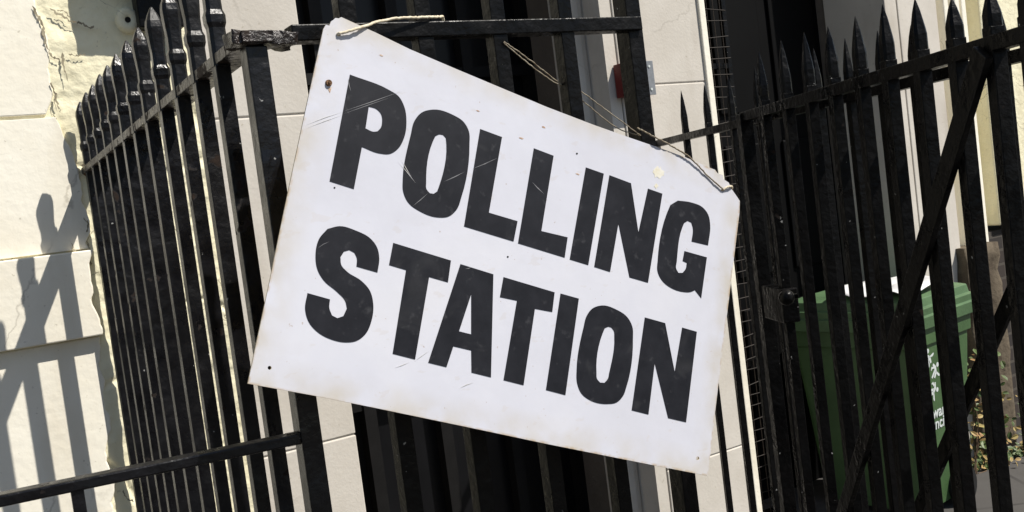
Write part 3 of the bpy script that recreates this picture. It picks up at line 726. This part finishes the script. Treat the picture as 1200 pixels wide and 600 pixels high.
# ring of four reaching figures
ec = sidep(1083, 446); eu = (ec - BC).dot(br_); ev = ec.z - .56
print('emblem u,z', eu, ec.z)
def blob(bm, pts, w):
    P = [Vector(p) for p in pts]; Lf, Rt = [], []
    for i, p in enumerate(P):
        t = (P[min(i + 1, len(P) - 1)] - P[max(i - 1, 0)]).normalized(); n_ = Vector((-t.y, t.x)); k = w * (.6 if i in (0, len(P) - 1) else 1)
        Lf.append(p + n_ * k); Rt.append(p - n_ * k)
    vl = [bm.verts.new(side_uv(eu + q.x, ev + q.y)) for q in Lf]; vr = [bm.verts.new(side_uv(eu + q.x, ev + q.y)) for q in Rt]
    for i in range(len(P) - 1): bm.faces.new((vl[i], vl[i + 1], vr[i + 1], vr[i]))
bm = bmesh.new(); ER = .105
for k in range(7):
    a = 2 * math.pi * k / 7 + .25
    def pol(r, da): return (r * math.cos(a + da), r * math.sin(a + da))
    blob(bm, [pol(ER * .86, -.34), pol(ER * .98, -.12), pol(ER * 1.0, .12), pol(ER * .92, .36)], .009)
    blob(bm, [pol(ER * .98, -.05), pol(ER * 1.2, -.25), pol(ER * 1.3, -.28)], .006)
    blob(bm, [pol(ER * .95, .05), pol(ER * .72, -.2), pol(ER * .62, -.3)], .007)
    blob(bm, [pol(ER * .95, .15), pol(ER * .74, .3), pol(ER * .66, .2)], .006)
    cx, cy = pol(ER * 1.22, .12); vs = [bm.verts.new(side_uv(eu + cx + .011 * math.cos(t), ev + cy + .011 * math.sin(t))) for t in [.7 * j for j in range(9)]]; bm.faces.new(vs)
link('emblem', bm, M['decal'], body)
def text_on(txt, size, org, xdir, ydir, m, parent, name):
    cu = bpy.data.curves.new('tmp', 'FONT'); cu.body = txt; cu.size = size; cu.align_x = 'RIGHT'; cu.extrude = .0006; cu.offset = size * .018
    o = bpy.data.objects.new('tmp', cu); col.objects.link(o)
    dg = bpy.context.evaluated_depsgraph_get(); dg.update(); me = bpy.data.meshes.new_from_object(o.evaluated_get(dg))
    bpy.data.objects.remove(o); nz_ = xdir.cross(ydir).normalized()
    for v in me.vertices: v.co = org + xdir * v.co.x + ydir * v.co.y + nz_ * v.co.z
    me.materials.clear(); me.materials.append(m); o = bpy.data.objects.new(name, me); col.objects.link(o); me.name = name
    o.parent = parent; o.matrix_parent_inverse = parent.matrix_world.inverted(); return o
ydir = (side_uv(0, .1) - side_uv(0, 0)).normalized(); xn = -bl
for i, (t, py) in enumerate((('Southwark', 481), ('Council', 496))):
    q = sidep(1111 - 3 * i, py + 1); z_ = q.z - .56; tu = (q - BC).dot(br_)
    text_on(t, .072, side_uv(tu, z_) - bl * .0015, br_, ydir, M['decal'], body, 'lettering')
# papers on the lid
pap = bmesh.new(); nn_ = 14
def lidp(x, y): return bp(x, y, 1.016 + .05 * y + .035 * noise.noise(Vector((x * 9, y * 8, 1.3))))
G = [[pap.verts.new(lidp(.03 + .37 * i / nn_, .03 + .40 * j / nn_)) for i in range(nn_ + 1)] for j in range(nn_ + 1)]
for j in range(nn_):
    for i in range(nn_): pap.faces.new((G[j][i], G[j][i + 1], G[j + 1][i + 1], G[j + 1][i]))
M['paper'] = mat('paper', (.68, .68, .66), .7, .2, var2=(.5, .49, .5), vscale=9)
po = tag(link('paper_sheet', pap, M['paper'], smooth=True), 'crumpled white paper sheet lying on the bin lid', 'paper')
sm_ = po.modifiers.new('thick', 'SOLIDIFY'); sm_.thickness = .002

# ------------------------------------------------------------------ plant at the foot of the wall
pl = thing('ivy_plant', 'low straggly plant with yellowing leaves at the foot of the wall', 'plant', fac(1165, 560, -.2))
lf = [bmesh.new(), bmesh.new()]; stb = bmesh.new()
cz = [(1148, 440), (1160, 470), (1146, 500), (1160, 530), (1150, 550), (1190, 560), (1185, 500), (1170, 555), (1143, 470), (1200, 540)]
for (cx, cy) in cz:
    base = fac(cx, 585, -.22); base.z = 0; top = fac(cx, cy, -.2)
    tube(stb, catmull([base, base.lerp(top, .5) + Vector((random.uniform(-.04, .04), 0, 0)), top], 5), .003, 5)
    for _ in range(38):
        c_ = top + Vector((random.gauss(0, .06), random.gauss(0, .04), random.gauss(0, .07)))
        if c_.z < .01: c_.z = .02
        s_ = random.uniform(.009, .024); n_ = Vector((random.gauss(0, .5), random.gauss(-.5, .4), random.gauss(.8, .4))).normalized()
        a_ = n_.orthogonal().normalized(); a_.rotate(Matrix.Rotation(random.uniform(0, 6), 3, n_)); b_ = n_.cross(a_)
        b2 = lf[1 if random.random() < .35 else 0]
        vv = [b2.verts.new(c_ + a_ * x * s_ + b_ * y * s_ + n_ * z * s_) for x, y, z in ((-1, 0, 0), (-.3, .55, .12), (.5, .5, .1), (1.1, 0, -.15), (.5, -.5, .1), (-.3, -.55, .12))]
        b2.faces.new((vv[0], vv[1], vv[2], vv[3])); b2.faces.new((vv[0], vv[3], vv[4], vv[5]))
link('leaves', lf[0], M['leaf'], pl); link('yellow_leaves', lf[1], M['leaf_dry'], pl); link('stems', stb, M['stem'], pl)

# ------------------------------------------------------------------ light
# direction of the sun read from the spear shadows on the wall: tip of the second bar and its shadow
dirs = []
for k_, pxy, dd in ((0, (62, 207), -.024), (1, (32, 272), -.024), (2, (5, 325), -.04)):
    s_ = bar_s[k_]; tip = C0 + A_dir * s_ + UP * (zc + (zw - zc) * s_ / A_len + .19); dirs.append((fac(*pxy, dd) - tip).normalized())
print('dirs', dirs)
L_ = (INW - U * .85 - UP * 1.7).normalized(); print('light dir', L_, 'elev', math.degrees(math.asin(-L_.z)))
sd_ = bpy.data.lights.new('sun', 'SUN'); sd_.energy = 5.0; sd_.angle = R(.5); sd_.color = (1, .955, .88)
so = bpy.data.objects.new('sun', sd_); col.objects.link(so); so.rotation_euler = L_.to_track_quat('-Z', 'Y').to_euler()
w = bpy.data.worlds.new('World'); scene.world = w; w.use_nodes = True
nt = w.node_tree; bg = nt.nodes['Background']; sky = nt.nodes.new('ShaderNodeTexSky'); sky.sky_type = 'NISHITA'; sky.sun_disc = False
sky.sun_elevation = math.asin(-L_.z); sky.sun_rotation = math.atan2(-L_.x, -L_.y)
nt.links.new(sky.outputs['Color'], bg.inputs['Color']); bg.inputs['Strength'].default_value = .07
vs_ = scene.view_settings; vs_.view_transform = 'Standard'; vs_.look = 'None'; vs_.gamma = 1; vs_.use_curve_mapping = False; vs_.exposure = 0.35
scene.cycles.max_bounces = 6
